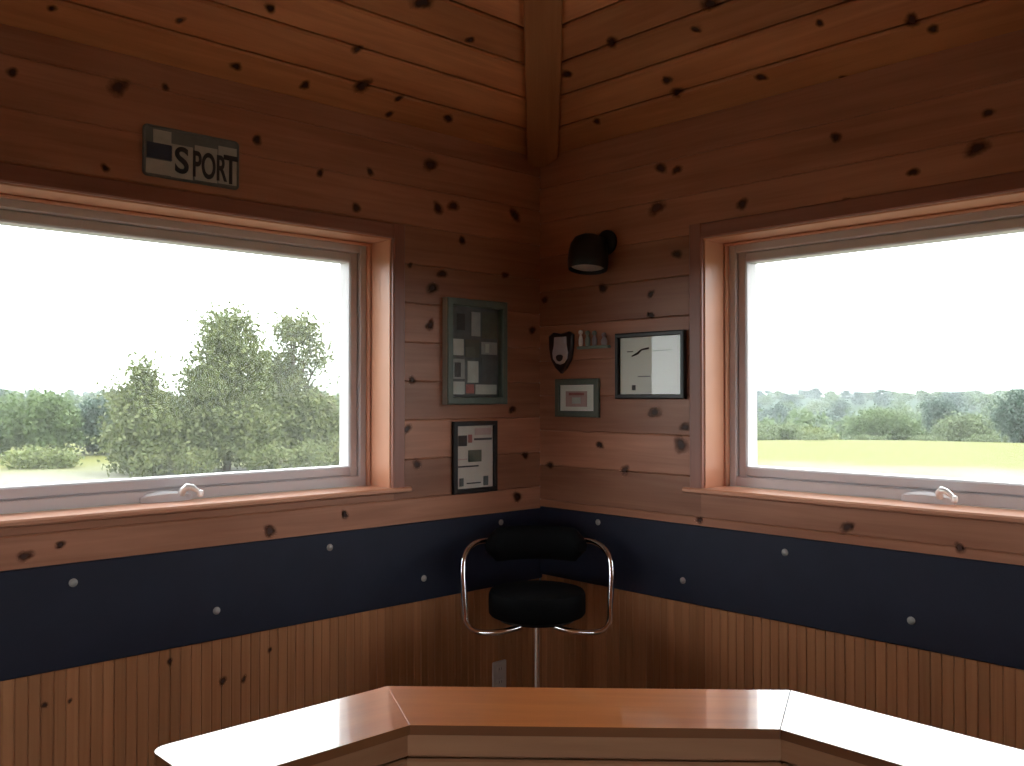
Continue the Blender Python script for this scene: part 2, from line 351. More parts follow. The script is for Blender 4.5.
# ceiling: boarded hip roof lining
b = MB(); step = .12
for fr, kn in ((CL, KCL), (CR, KCR), (CA, ()), (CB, ())):
    d = -.012
    while d < W / 2 - .02:
        e = min(d + step, W / 2 - .005)
        b.board(fr, d, W - d, d, e - .006, -.02, 0, M['ceil'], .006, skew0=lambda a: a, skew1=lambda a: W - a)
        d = e
    for a, c, r in kn: b.knot(fr, a, c, r, .001, M['knot'])
tag(b.build('ceiling'), kind='structure')
b = MB()
for fr in (CL, CR, CA, CB):
    lo, hi = -.5, W / 2 - .002
    A = [fr(lo, lo, -.03), fr(lo, lo, -.15), fr(hi, hi, -.15), fr(hi, hi, -.03)]
    B = [fr(W - lo, lo, -.03), fr(W - lo, lo, -.15), fr(W - hi, hi, -.15), fr(W - hi, hi, -.03)]
    b.prism(A, B, M['roof'])
tag(b.build('roof'), kind='structure')

# hip beam running up from the corner
b = MB(); hb = .068; q = math.sqrt(.5)
HB = lambda s, w, n: (-s * q + (w + .012) * q, -s * q - (w + .012) * q, Z0 + PITCH * s * q - n)
b.board(lambda u, v, n: HB(u, v, n), .02, W / 2 / q - .05, -hb, hb, -.02, .055, M['beam'], .006)
for s_, w_, r_ in ((1.03, .012, .02),): b.knot(lambda a, c, n: HB(a, c, n + .055), s_, w_, r_, .0009, M['knot'])
tag(b.build('trim_1'), kind='structure')
# floor
b = MB(); k = 0
FF = lambda u, v, n: (-u, -v, n)
v = 0.
while v < W - .01:
    b.board(FF, 0, W, v, min(v + .12, W), -.03, 0, M['floor'], .002); v += .12
tag(b.build('floor'), kind='structure')

# ------------------------------------------------------------------ windows
def window(name, fr, op, crank=None):
    s0, s1, z0, z1 = op
    def ring(b, w0, w1, n0, n1, mt, ch=.004):
        for a, c, along in (((s0 + w0, s0 + w1), (z0 + w0, z1 - w0), 'v'), ((s1 - w1, s1 - w0), (z0 + w0, z1 - w0), 'v')):
            b.board(fr, a[0], a[1], c[0], c[1], n0, n1, mt, ch, along='v')
        b.board(fr, s0 + w1, s1 - w1, z0 + w0, z0 + w1, n0, n1, mt, ch); b.board(fr, s0 + w1, s1 - w1, z1 - w1, z1 - w0, n0, n1, mt, ch)
    b = MB(); ring(b, 0, .038, -.235, -.145, M['vinyl'])
    root = tag(b.build(name), kind='structure')
    b = MB(); ring(b, .038, .076, -.228, -.158, M['vinyl'], .006); b.build('sash', root)
    b = MB(); b.box(fr, s0 + .07, s1 - .07, z0 + .07, z1 - .07, -.186, -.180, M['glass']); b.build('pane', root)
    b = MB()                                           # jamb lining
    b.board(fr, s0 - J, s0, z0, z1, -.2, -.001, M['jamb'], .003, along='v'); b.board(fr, s1, s1 + J, z0, z1, -.2, -.001, M['jamb'], .003, along='v')
    b.board(fr, s0 - J, s1 + J, z1, z1 + J, -.2, -.001, M['jamb'], .003)
    for a, c in ((s0, s0 + .010), (s1 - .010, s1)): b.board(fr, a, c, z0, z1, -.145, -.122, M['jamb'], .004, along='v')
    b.board(fr, s0, s1, z1 - .010, z1, -.145, -.122, M['jamb'], .004)
    b.build('jamb', root)
    b = MB(); cw = .055; rv = .005                     # casing
    for a, c in ((s0 - cw - rv, s0 - rv), (s1 + rv, s1 + cw + rv)): b.board(fr, a, c, z0, z1 + rv + cw, 0, .016, M['casing'], .005, along='v')
    b.board(fr, s0 - rv, s1 + rv, z1 + rv, z1 + rv + cw, 0, .016, M['casing'], .005)
    b.build('casing', root)
    b = MB()                                           # sill with horns
    prof = [(z0 - .02, -.145), (z0 - .02, .018), (z0 - .015, .026), (z0 - .006, .026), (z0, .019), (z0, -.145)]
    prof2 = [(z0 - .02, .0005), (z0 - .02, .018), (z0 - .015, .026), (z0 - .006, .026), (z0, .019), (z0, .0005)]
    b.prism([fr(s0 - J, z, n) for z, n in prof], [fr(s1 + J, z, n) for z, n in prof], M['jamb'], s0, s1)
    for a, c in ((s0 - .085, s0 - J), (s1 + J, s1 + .085)): b.prism([fr(a, z, n) for z, n in prof2], [fr(c, z, n) for z, n in prof2], M['jamb'], a, c)
    b.build('sill', root)
    if crank:
        c = crank; b = MB(); zz = z0 + .012
        sg = 1 if fr is FL else -1                     # operator cover hugging the lower rail
        rings = []
        for t in range(9):
            x = -.085 + .17 * t / 8; h = .022 * math.sqrt(max(0.02, 1 - (x / .088) ** 2)); dp = .028 * math.sqrt(max(.02, 1 - (x / .088) ** 2))
            cc = c + sg * .05; rings.append([fr(cc + x, zz - .012, -.145), fr(cc + x, zz + h, -.145), fr(cc + x, zz + h, -.145 + dp * .6), fr(cc + x, zz + h * .6, -.145 + dp), fr(cc + x, zz - .012, -.145 + dp)])
        b.loft(rings, M['vinyl'])
        cv = b.build('crank_cover', root, smooth=True)
        b = MB()                                       # folding handle
        sg = 1 if fr is FL else -1
        path = [(c + sg * .006, zz + .010, -.125), (c + sg * .004, zz + .024, -.115), (c - sg * .006, zz + .034, -.108), (c - sg * .022, zz + .031, -.104), (c - sg * .038, zz + .020, -.102), (c - sg * .048, zz + .010, -.10)]
        b.tube([fr(*p) for p in path], .008, M['nickel'], 10, rr=[.012, .012, .012, .010, .008, .008])
        p = Vector(fr(*path[-1])); b.lathe([(.001, -.012), (.009, -.009), (.011, 0), (.009, .009), (.001, .012)], M['nickel'], Matrix.Translation(p), 12)
        tag(b.build('crank_handle', root, smooth=True), 'nickel folding crank handle')
    return root
window('window_1', FL, WL_OP, 1.54)
window('window_2', FR, WR_OP, 1.655)
window('window_3', FA, WX_OP)
window('window_4', FB, WX_OP)

# ------------------------------------------------------------------ navy boards with screws
def band(fr, u0, label, screws, z0, z1):
    b = MB()
    r = lambda n, i: [fr(u, z, n) for u, z in ((u0, z0 + i), (W - .02, z0 + i), (W - .02, z1 - i), (u0, z1 - i))]
    b.loft([r(-.002, 0), r(.009, 0), r(.012, .003)], M['band'])
    o = tag(b.build('wall_board'), label, 'wall board', 'navy boards along the walls')
    for s, z in screws:
        b = MB()
        X = Vector(fr(1, 0, 0)) - Vector(fr(0, 0, 0)); Z = Vector((0, 0, 1)); Nn = Vector(fr(0, 0, 1)) - Vector(fr(0, 0, 0))
        T = Matrix.Translation(Vector(fr(s, z, .012))) @ Matrix((X, Z, Nn)).transposed().to_4x4()
        b.lathe([(.0125, -.001), (.0125, .002), (.0105, .003), (.0085, .0055), (.0045, .007), (.001, .0072)], M['screw'], T, 16)
        b.build('screw', o, smooth=True)
    return o
band(FL, .0, 'dark navy board on the left wall below the left window', [(1.926, 1.016), (1.487, .865), (1.065, 1.021), (.645, .855), (.242, 1.033)], .770, 1.072)
band(FR, .012, 'dark navy board on the right wall below the right window', [(.346, 1.045), (.766, .870), (1.189, 1.027), (1.616, .872)], .789, 1.080)

# ------------------------------------------------------------------ things on the walls
def frame_parts(root, fr, s0, s1, z0, z1, fw, dp, mt, mat_backing, edge=None):
    b = MB(); n0 = .001
    def ring(w, n): return [fr(u, z, n) for u, z in ((s0 + w, z0 + w), (s1 - w, z0 + w), (s1 - w, z1 - w), (s0 + w, z1 - w))]
    b.loft([ring(.0, n0), ring(0, dp - .004)], edge or mt, cap=False)
    b.loft([ring(0, dp - .004), ring(.004, dp), ring(fw - .003, dp), ring(fw, dp - .006), ring(fw, n0), ring(.0, n0)], mt, cap=False)
    b.build('frame', root)
    b = MB(); b.box(fr, s0 + fw * .9, s1 - fw * .9, z0 + fw * .9, z1 - fw * .9, n0, .006, mat_backing); b.build('backing', root)
def frame_glass(root, fr, s0, s1, z0, z1, fw, n):
    b = MB(); b.box(fr, s0 + fw * .95, s1 - fw * .95, z0 + fw * .95, z1 - fw * .95, n, n + .002, M['pane']); b.build('glass', root)
def slip(b, fr, box, s0, s1, z0, z1, mt, n0=.006, n1=.008, flip=True):
    """a flat print; box in 0..1, x from the viewer's left"""
    x0, y0, x1, y1 = box
    if fr is FL: a, c = s1 - (s1 - s0) * x0, s1 - (s1 - s0) * x1
    else: a, c = s0 + (s1 - s0) * x0, s0 + (s1 - s0) * x1
    b.box(fr, min(a, c), max(a, c), z1 - (z1 - z0) * y1, z1 - (z1 - z0) * y0, n0, n1, mt)
def mark(root, name, fr, box, ext, mt, n0=.006, n1=.008, label=None):
    b = MB(); slip(b, fr, box, *ext, mt, n0, n1); o = b.build(name, root)
    if label: o['label'] = label
    return o

# large collage frame
ex = (.222, .545, 1.524, 1.948)
r = empty('picture_frame', FL((ex[0] + ex[1]) / 2, ex[2], 0), 'large grey green framed collage of photos hanging on the left wall near the corner', 'picture frame')
frame_parts(r, FL, *ex, .030, .035, M['greyframe'], M['slate'], M['greyedge'])
inn = (ex[0] + .03, ex[1] - .03, ex[2] + .03, ex[3] - .03)
for bx, mt in (((.03, .03, .40, .30), 'slate'), ((.44, .05, .62, .32), 'greyprint'), ((.66, .04, .97, .34), 'olive'), ((.05, .36, .28, .54), 'paleprint'), ((.32, .36, .60, .56), 'olive'),
               ((.64, .38, .97, .52), 'greyprint'), ((.04, .58, .30, .80), 'greyprint'), ((.36, .60, .58, .84), 'paleprint'), ((.64, .56, .96, .80), 'slate'), ((.05, .83, .30, .97), 'paleprint'), ((.52, .86, .96, .97), 'paleprint'), ((.33, .86, .49, .96), 'redink')):
    mark(r, 'photo', FL, bx, inn, M[mt])
mark(r, 'portrait', FL, (.10, .62, .22, .78), inn, M['ink'], .008, .0092); mark(r, 'portrait', FL, (.14, .08, .30, .26), inn, M['ink'], .008, .0092); mark(r, 'portrait', FL, (.72, .40, .80, .50), inn, M['paleprint'], .008, .0092)
frame_glass(r, FL, *ex, .030, .022)
# flyer frame
ex = (.264, .497, 1.166, 1.456)
r = empty('poster_frame', FL((ex[0] + ex[1]) / 2, ex[2], 0), 'black framed pale flyer hanging below the large photo collage', 'picture frame')
frame_parts(r, FL, *ex, .019, .02, M['blackframe'], M['cream'])
inn = (ex[0] + .019, ex[1] - .019, ex[2] + .019, ex[3] - .019)
for nm, bx, mt in (('photo', (.05, .15, .28, .32), 'ink'), ('photo', (.32, .14, .42, .27), 'redink'), ('heading', (.48, .20, .97, .235), 'ink'), ('photo', (.32, .39, .68, .58), 'olive'), ('caption', (.05, .635, .60, .66), 'ink'), ('caption', (.05, .52, .28, .54), 'pinkink'),
                   ('logo', (.08, .83, .19, .96), 'slate'), ('logo', (.74, .82, .87, .97), 'slate'), ('caption', (.28, .91, .66, .93), 'ink'), ('heading', (.50, .04, .95, .15), 'pinkink')):
    mark(r, nm, FL, bx, inn, M[mt])
frame_glass(r, FL, *ex, .019, .011)
# certificate
ex = (.441, .778, 1.547, 1.806)
r = empty('certificate_frame', FR((ex[0] + ex[1]) / 2, ex[2], 0), 'black framed white certificate on the right wall beside the right window', 'picture frame')
frame_parts(r, FR, *ex, .018, .022, M['blackframe'], M['paper'])
inn = (ex[0] + .018, ex[1] - .018, ex[2] + .018, ex[3] - .018)
b = MB()                                               # title flourish, a slanted stroke
def pt(x, y, n): return FR(inn[0] + (inn[1] - inn[0]) * x, inn[3] - (inn[3] - inn[2]) * y, n)
b.tube([pt(.20, .33, .0075), pt(.30, .28, .0075), pt(.36, .22, .0075), pt(.48, .20, .0075)], .004, M['ink'], 6, rr=[.002, .0045, .003, .004])
b.build('title', r)
for nm, bx, mt in (('text_line', (.12, .24, .22, .255), 'ink'), ('text_line', (.30, .68, .50, .70), 'greyprint'), ('text_line', (.55, .24, .85, .255), 'greyprint'), ('seal', (.20, .84, .26, .93), 'slate')):
    mark(r, nm, FR, bx, inn, M[mt], .006, .0072)
frame_glass(r, FR, *ex, .018, .012)
# small frame
ex = (.102, .348, 1.470, 1.630)
r = empty('photo_frame', FR((ex[0] + ex[1]) / 2, ex[2], 0), 'small dark grey green frame holding a pinkish print below the shield plaque', 'picture frame')
frame_parts(r, FR, *ex, .026, .016, M['greyframe'], M['paper'])
inn = (ex[0] + .030, ex[1] - .030, ex[2] + .026, ex[3] - .026)
mark(r, 'print', FR, (.16, .24, .80, .84), inn, M['pinkink']); mark(r, 'print', FR, (.26, .30, .72, .40), inn, M['redink'], .008, .009)
mark(r, 'print', FR, (.36, .48, .62, .72), inn, M['paleprint'], .008, .009)
frame_glass(r, FR, *ex, .030, .0095)
# shield plaque
def outline(pts, fr, n): return [fr(a, z, n) for a, z in pts]
cx, cz = .137, 1.741
r = empty('shield_plaque', FR(cx, 1.655, 0), 'dark shield shaped plaque with a pale metal emblem nearest the corner', 'plaque')
sh = [(-.070, .075), (-.045, .088), (0, .080), (.045, .088), (.070, .075), (.068, .02), (.056, -.03), (.030, -.066), (0, -.088), (-.030, -.066), (-.056, -.03), (-.068, .02)]
P = lambda k, n: [FR(cx + a * k, cz + z * k, n) for a, z in sh]
b = MB(); b.loft([P(1, .001), P(1, .012), P(.93, .018)], M['darkwood']); b.build('board', r)
em = [(-.034, .055), (.034, .055), (.036, .02), (.045, -.012), (.040, -.038), (.022, -.056), (0, -.062), (-.022, -.056), (-.040, -.038), (-.045, -.012), (-.036, .02)]
E2 = lambda k, n: [FR(cx + .004 + a * k, cz + .012 + z * k, n) for a, z in em]
b = MB(); b.loft([E2(1, .017), E2(1, .022), E2(.9, .025)], M['pewter']); e = b.build('emblem', r)
b = MB(); b.loft([[FR(cx + .004 + k * .022 * math.cos(t * PI / 6), cz - .017 + k * .016 * math.sin(t * PI / 6) * (1.3 if math.sin(t * PI / 6) < 0 else .6), n) for t in range(12)] for k, n in ((1, .0245), (.9, .0262))], M['ink']); b.build('inlay', e)
# little cut-out ornament
r = empty('wall_ornament', FR(.315, 1.745, 0), 'small sage green and white cut out ornament between plaque and certificate', 'wall ornament')
b = MB(); b.box(FR, .232, .405, 1.752, 1.764, .001, .018, M['sage'], .003); b.build('ledge', r)
for s_, w_, h_, mt, hd in ((.250, .011, .050, 'white', 'white'), (.288, .013, .046, 'sage', 'sage'), (.326, .012, .044, 'mauve', 'sage'), (.378, .017, .034, 'mauve', 'mauve')):
    b = MB(); rings = []
    for k, z in ((.75, 0), (1, .25), (.95, .6), (.6, .85), (.45, 1)):
        rings.append([FR(s_ + w_ * k * math.cos(t * PI / 6), 1.764 + h_ * z, .010 + .007 * k * math.sin(t * PI / 6)) for t in range(12)])
    b.loft(rings, M[mt]); o = b.build('figure', r, smooth=True)
    b = MB(); b.lathe([(.001, -.010), (.008, -.007), (.0105, 0), (.008, .007), (.001, .010)], M[hd], Matrix.Translation(Vector(FR(s_, 1.764 + h_ + .008, .011))), 12); b.build('head', o, smooth=True)

# spot lamp high in the corner on the right wall
cx, cz = .36, 2.125
r = empty('spotlight', FR(cx, 2.13, 0), 'black round spotlight with pale lens mounted high above the certificate', 'spotlight')
Tm = Matrix.Translation(Vector(FR(cx + .03, cz + .055, 0))) @ Matrix.Rotation(-PI / 2, 4, 'Y')
b = MB(); b.lathe([(.050, .001), (.050, .014), (.040, .022), (.001, .023)], M['blackplastic'], Tm); b.build('mounting_plate', r, smooth=True)
b = MB(); b.tube([FR(cx + .03, cz + .055, .02), FR(cx + .04, cz + .055, .05), FR(cx + .025, cz + .045, .075), FR(cx + .01, cz + .02, .085)], .013, M['blackplastic'], 12); b.build('arm', r, smooth=True)
dirv = Vector((-.14, -.06, -.98)).normalized()
hc = Vector(FR(cx, cz, .085))
Th = Matrix.Translation(hc) @ dirv.to_track_quat('Z', 'Y').to_matrix().to_4x4()
b = MB(); b.lathe([(.001, -.085), (.034, -.080), (.060, -.066), (.074, -.042), (.080, -.01), (.082, .030), (.080, .056), (.077, .062), (.073, .062), (.068, .030), (.001, .028)], M['blackplastic'], Th, 32); hd = b.build('lamp_head', r, smooth=True)
b = MB(); b.lathe([(.001, .040), (.066, .040), (.068, .048), (.048, .055), (.001, .058)], M['lens'], Th, 28); tag(b.build('lens', r, smooth=True), 'pale frosted lens')

# number-plate style sign on the left wall
ex = (1.412, 1.730, 2.238, 2.399)
r = empty('metal_sign', FL((ex[0] + ex[1]) / 2, ex[2], 0), 'weathered grey sign with dark letters above the left window', 'sign')
def rrect(fr, s0, s1, z0, z1, rad, n, k=5):
    out = []
    for (cx_, cz_, a0) in ((s1 - rad, z1 - rad, 0), (s0 + rad, z1 - rad, 90), (s0 + rad, z0 + rad, 180), (s1 - rad, z0 + rad, 270)):
        for i in range(k):
            a = math.radians(a0 + 90 * i / (k - 1)); out.append(fr(cx_ + rad * math.cos(a), cz_ + rad * math.sin(a), n))
    return out
b = MB(); b.loft([rrect(FL, *ex, .015, .002), rrect(FL, *ex, .015, .006)], M['plate'])
rim = [rrect(FL, *ex, .015, .006), rrect(FL, ex[0] + .002, ex[1] - .002, ex[2] + .002, ex[3] - .002, .014, .009), rrect(FL, ex[0] + .006, ex[1] - .006, ex[2] + .006, ex[3] - .006, .011, .009), rrect(FL, ex[0] + .008, ex[1] - .008, ex[2] + .008, ex[3] - .008, .010, .006)]
b.loft(rim, M['plate'], cap=False); b.build('plate', r)
for bx, mt in (((.03, .66, .28, .94), 'platecard'), ((.10, .08, .28, .34), 'platecard'), ((.28, .30, .50, .95), 'platecard'), ((.52, .24, .76, .93), 'platecard'), ((.77, .16, .97, .92), 'platecard'), ((.04, .34, .29, .64), 'navy')):
    mark(r, 'painted_patch', FL, bx, ex, M[mt], .006, .0072)
def letters(root, txt, x, z, size, sx=1.):
    cu = bpy.data.curves.new('t', 'FONT'); cu.body = txt; cu.size = size; cu.extrude = .0012; cu.align_x = 'CENTER'; cu.offset = .0022
    t = bpy.data.objects.new('t', cu); COL.objects.link(t); dg = bpy.context.evaluated_depsgraph_get(); dg.update()
    me = bpy.data.meshes.new_from_object(t.evaluated_get(dg)); bpy.data.objects.remove(t)
    for v_ in me.vertices:
        v_.co = Vector(FL(x - v_.co.x * sx, z + v_.co.y, .0085 + v_.co.z))
    me.materials.clear(); me.materials.append(M['ink'])
    o = bpy.data.objects.new('lettering', me); COL.objects.link(o); o.parent = root; o.matrix_parent_inverse = Matrix.Translation(root.location).inverted()
letters(r, 'S', 1.608, 2.264, .115, .9)
letters(r, 'POR', 1.516, 2.261, .115, .52)
letters(r, 'T', 1.443, 2.256, .130, .62)

# socket low on the left wall
ex = (.203, .278, .338, .456)
r = empty('wall_socket', FL(.24, .338, 0), 'ivory electrical outlet low on the left wall behind the stool', 'outlet')
b = MB(); b.loft([rrect(FL, *ex, .006, -.002), rrect(FL, *ex, .006, .003), rrect(FL, ex[0] + .003, ex[1] - .003, ex[2] + .003, ex[3] - .003, .004, .006)], M['outlet']); b.build('cover_plate', r)
for z_ in (.370, .424):
    b = MB(); b.loft([rrect(FL, .224, .257, z_ - .016, z_ + .016, .012, .0055), rrect(FL, .224, .257, z_ - .016, z_ + .016, .012, .008)], M['outlet']); o = b.build('receptacle', r)
    for q in (-.006, .006):
        b = MB(); b.box(FL, .2405 + q - .001, .2405 + q + .001, z_ - .004, z_ + .006, .0078, .0084, M['ink']); b.build('slot', o)

# ------------------------------------------------------------------ bar stool in the corner
sx, sy = -.44, -.425
r = empty('bar_stool', (sx, sy, 0), 'black swivel bar stool with chrome arm loop standing in the corner', 'bar stool')
yaw = math.radians(-46)      # faces the bar; local +y is the back of the stool
T = Matrix.Translation((sx, sy, 0)) @ Matrix.Rotation(math.radians(-43.1), 4, 'Z')
lp = lambda x, y, z: tuple(T @ Vector((x, y, z)))
b = MB(); b.lathe([(.001, 0), (.20, 0), (.205, .006), (.19, .014), (.10, .028), (.045, .042), (.030, .06), (.001, .06)], M['chrome'], T, 40); b.build('base', r, smooth=True)
b = MB(); b.lathe([(.026, .055), (.026, .40), (.030, .405), (.030, .42), (.018, .425), (.018, .735), (.001, .736)], M['chrome'], T, 24); b.build('column', r, smooth=True)
b = MB(); pts = [lp(.026 * math.cos(a) if 0 else 0.0, 0, 0) for a in ()]
ring_pts = [lp(.16 * math.sin(a), -.03 - .16 * math.cos(a), .30) for a in [math.radians(-150 + 300 * i / 24) for i in range(25)]]
b.tube([lp(-.02, 0, .30)] + ring_pts + [lp(.02, 0, .30)], .010, M['chrome'], 10); b.build('footrest', r, smooth=True)
b = MB(); b.lathe([(.001, .730), (.09, .730), (.14, .740), (.15, .757), (.001, .757)], M['blackplastic'], T, 32); b.build('seat_pan', r, smooth=True)
b = MB(); b.lathe([(.001, .756), (.150, .756), (.172, .758), (.178, .766), (.179, .80), (.178, .832), (.172, .844), (.15, .850), (.08, .853), (.001, .854)], M['black'], T, 48); b.build('seat', r, smooth=True)
# chrome loop: out from under the seat, up both sides, back round the backrest
half = [(.06, -.10, .735), (.12, -.115, .722), (.19, -.11, .716), (.235, -.095, .722), (.258, -.075, .745), (.263, -.06, .785), (.268, -.04, .85), (.272, -.02, .91), (.270, .01, .955), (.255, .06, .985), (.225, .12, 1.0), (.18, .17, 1.0), (.10, .205, 1.0), (0, .215, 1.0)]
def smooth_path(p, n=5):
    out = []
    for i in range(len(p) - 1):
        a, b_, c, d = Vector(p[max(i - 1, 0)]), Vector(p[i]), Vector(p[i + 1]), Vector(p[min(i + 2, len(p) - 1)])
        for k in range(n):
            t = k / n; out.append(.5 * ((2 * b_) + (c - a) * t + (2 * a - 5 * b_ + 4 * c - d) * t * t + (3 * b_ - a - 3 * c + d) * t ** 3))
    return out + [Vector(p[-1])]
full = half + [(-x, y, z) for x, y, z in half[-2::-1]]
b = MB(); b.tube([lp(*p) for p in smooth_path(full)], .0105, M['chrome'], 12); b.build('arm_loop', r, smooth=True)
b = MB(); rings = []
for i in range(21):
    a = math.radians(-62 + 124 * i / 20); e = 1 - abs(i - 10) / 10; hh = .066 * min(1, .35 + 3 * e) if e < .22 else .066
    cxx, cyy = .205 * math.sin(a), .03 + .195 * math.cos(a)
    ox, oy = math.sin(a), math.cos(a)
    rings.append([lp(cxx + ox * t, cyy + oy * t, .985 + z) for t, z in ((-.022, -hh * .8), (-.03, -hh * .4), (-.032, 0), (-.03, hh * .4), (-.022, hh * .8), (-.004, hh), (.012, hh * .8), (.018, 0), (.012, -hh * .8), (-.004, -hh))])
b.loft(rings, M['black']); b.build('backrest', r, smooth=True)

# ------------------------------------------------------------------ bar counter: left arm, corner piece, right arm
ZT = .958; TH = .018
r = empty('bar_counter', (-1.75, -1.8, 0), 'glossy varnished pine bar counter with angled corner in the foreground', 'bar counter')
LX, RY, OY, OX, IY, IX = -2.203, -3.40, -1.265, -1.125, -1.478, -1.338
OS, IS = -2.974, -3.289                                # x+y of the outer and inner edge of the corner piece
def offs(d):
    """plan points moved d into the counter from every long edge"""
    oy, ox, iy, ix = OY - d, OX - d, IY + d, IX + d; os_, is_ = OS - d * 1.4142, IS + d * 1.4142
    return dict(fl=(os_ - oy, oy), fr=(ox, os_ - ox), nl=(is_ - iy, iy), nr=(ix, is_ - ix), oy=oy, ox=ox, iy=iy, ix=ix)
def slab(plan, z0, z1, mt, axis, bev=.0003):
    """plan ccw polygon; axis = unit vector of the grain"""
    b = MB(); c = Vector((sum(p[0] for p in plan) / len(plan), sum(p[1] for p in plan) / len(plan)))
    def ins(d):
        out = []; n = len(plan)
        for i in range(n):
            p0, p1, p2 = Vector(plan[i - 1]), Vector(plan[i]), Vector(plan[(i + 1) % n])
            e1 = (p1 - p0).normalized(); e2 = (p2 - p1).normalized()
            n1 = Vector((-e1.y, e1.x)); n2 = Vector((-e2.y, e2.x)); m = (n1 + n2); m = m / max(m.dot(n1), .3)
            out.append(p1 + m * d)
        return out
    rings = [[(p.x, p.y, z) for p in ins(d)] for d, z in ((bev, z0), (0, z0 + bev), (0, z1 - bev), (bev, z1))]
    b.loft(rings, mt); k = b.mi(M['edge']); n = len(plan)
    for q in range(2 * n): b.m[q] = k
    ax = Vector(axis); per = Vector((-ax.y, ax.x))
    for fi, f in enumerate(b.f):
        b.u[fi] = [(Vector(b.v[i][:2]).dot(ax), Vector(b.v[i][:2]).dot(per) + b.v[i][2] * .7) for i in f]
    return b
o_ = offs(0)
rc = .03
endc = [(LX + rc * (1 - math.cos(a)), OY - rc * (1 - math.sin(a))) for a in [PI / 2 * i / 5 for i in range(6)]]    # rounded outer corner of the end
endi = [(LX + rc * (1 - math.sin(a)), IY + rc * (1 - math.cos(a))) for a in [PI / 2 * i / 5 for i in range(6)]]
gap = .0004
top_left = [o_['nl'], o_['fl']] + endc[::-1] + endi[::-1]
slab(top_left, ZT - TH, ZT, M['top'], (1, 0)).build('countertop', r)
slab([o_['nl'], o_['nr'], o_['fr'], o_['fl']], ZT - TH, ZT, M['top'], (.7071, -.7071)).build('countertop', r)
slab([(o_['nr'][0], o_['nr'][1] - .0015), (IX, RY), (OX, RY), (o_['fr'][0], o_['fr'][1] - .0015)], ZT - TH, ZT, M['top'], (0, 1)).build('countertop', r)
# faces under the top on both sides
def face_run(p, q, d_in, z0, z1, thick, nm, mt, rows=1, ch=.004):
    p = Vector(p); q = Vector(q); e = (q - p); L = e.length; e /= L; n_ = Vector((e.y, -e.x))
    fr = lambda u, v_, n: (p.x + e.x * u + n_.x * n, p.y + e.y * u + n_.y * n, v_)
    b = MB()
    hgt = (z1 - z0) / rows
    for k in range(rows): b.board(fr, 0, L, z0 + k * hgt, z0 + (k + 1) * hgt, -thick, 0, mt, ch)
    return b.build(nm, r)
a1, a2, a3 = offs(.014), offs(.020), offs(.03)
zA = ZT - TH
# camera side (inner): runs so that the outward normal faces away from the counter body
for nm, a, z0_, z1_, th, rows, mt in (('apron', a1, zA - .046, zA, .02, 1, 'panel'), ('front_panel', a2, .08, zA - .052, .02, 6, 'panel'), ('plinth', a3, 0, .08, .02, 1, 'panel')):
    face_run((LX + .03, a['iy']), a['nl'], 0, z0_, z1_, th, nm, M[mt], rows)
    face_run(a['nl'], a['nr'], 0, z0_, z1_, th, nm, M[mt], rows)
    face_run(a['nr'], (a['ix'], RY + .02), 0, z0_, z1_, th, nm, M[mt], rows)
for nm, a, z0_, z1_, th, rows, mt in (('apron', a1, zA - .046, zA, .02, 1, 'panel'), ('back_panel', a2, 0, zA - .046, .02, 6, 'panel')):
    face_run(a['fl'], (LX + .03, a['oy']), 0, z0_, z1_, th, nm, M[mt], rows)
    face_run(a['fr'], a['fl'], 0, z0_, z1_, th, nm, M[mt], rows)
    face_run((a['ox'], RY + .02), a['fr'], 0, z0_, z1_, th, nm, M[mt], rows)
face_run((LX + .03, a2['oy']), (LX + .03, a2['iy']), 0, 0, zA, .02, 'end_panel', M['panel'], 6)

# ------------------------------------------------------------------ outside
def terrain(x, y):
    d = math.hypot(x + 3, y + 3)
    def sm(a, c): t = min(1, max(0, (d - a) / (c - a))); return t * t * (3 - 2 * t)
    return -1.1 - 10.5 * sm(58, 130) + 12.0 * sm(170, 420) + .25 * math.sin(x * .05) * math.cos(y * .06) * sm(40, 90)
b = MB(); n = 96; R_ = 900
def gx(i): t = 2 * i / n - 1; return math.copysign(abs(t) ** 1.8, t) * R_
vs = [(gx(i), gx(j)) for j in range(n + 1) for i in range(n + 1)]
me = bpy.data.meshes.new('ground'); me.from_pydata([(x, y, terrain(x, y)) for x, y in vs], [], [(j * (n + 1) + i, j * (n + 1) + i + 1, (j + 1) * (n + 1) + i + 1, (j + 1) * (n + 1) + i) for j in range(n) for i in range(n)])
me.materials.append(M['ground']); me.polygons.foreach_set('use_smooth', [True] * len(me.polygons))
g = bpy.data.objects.new('ground', me); COL.objects.link(g); tag(g, kind='structure')

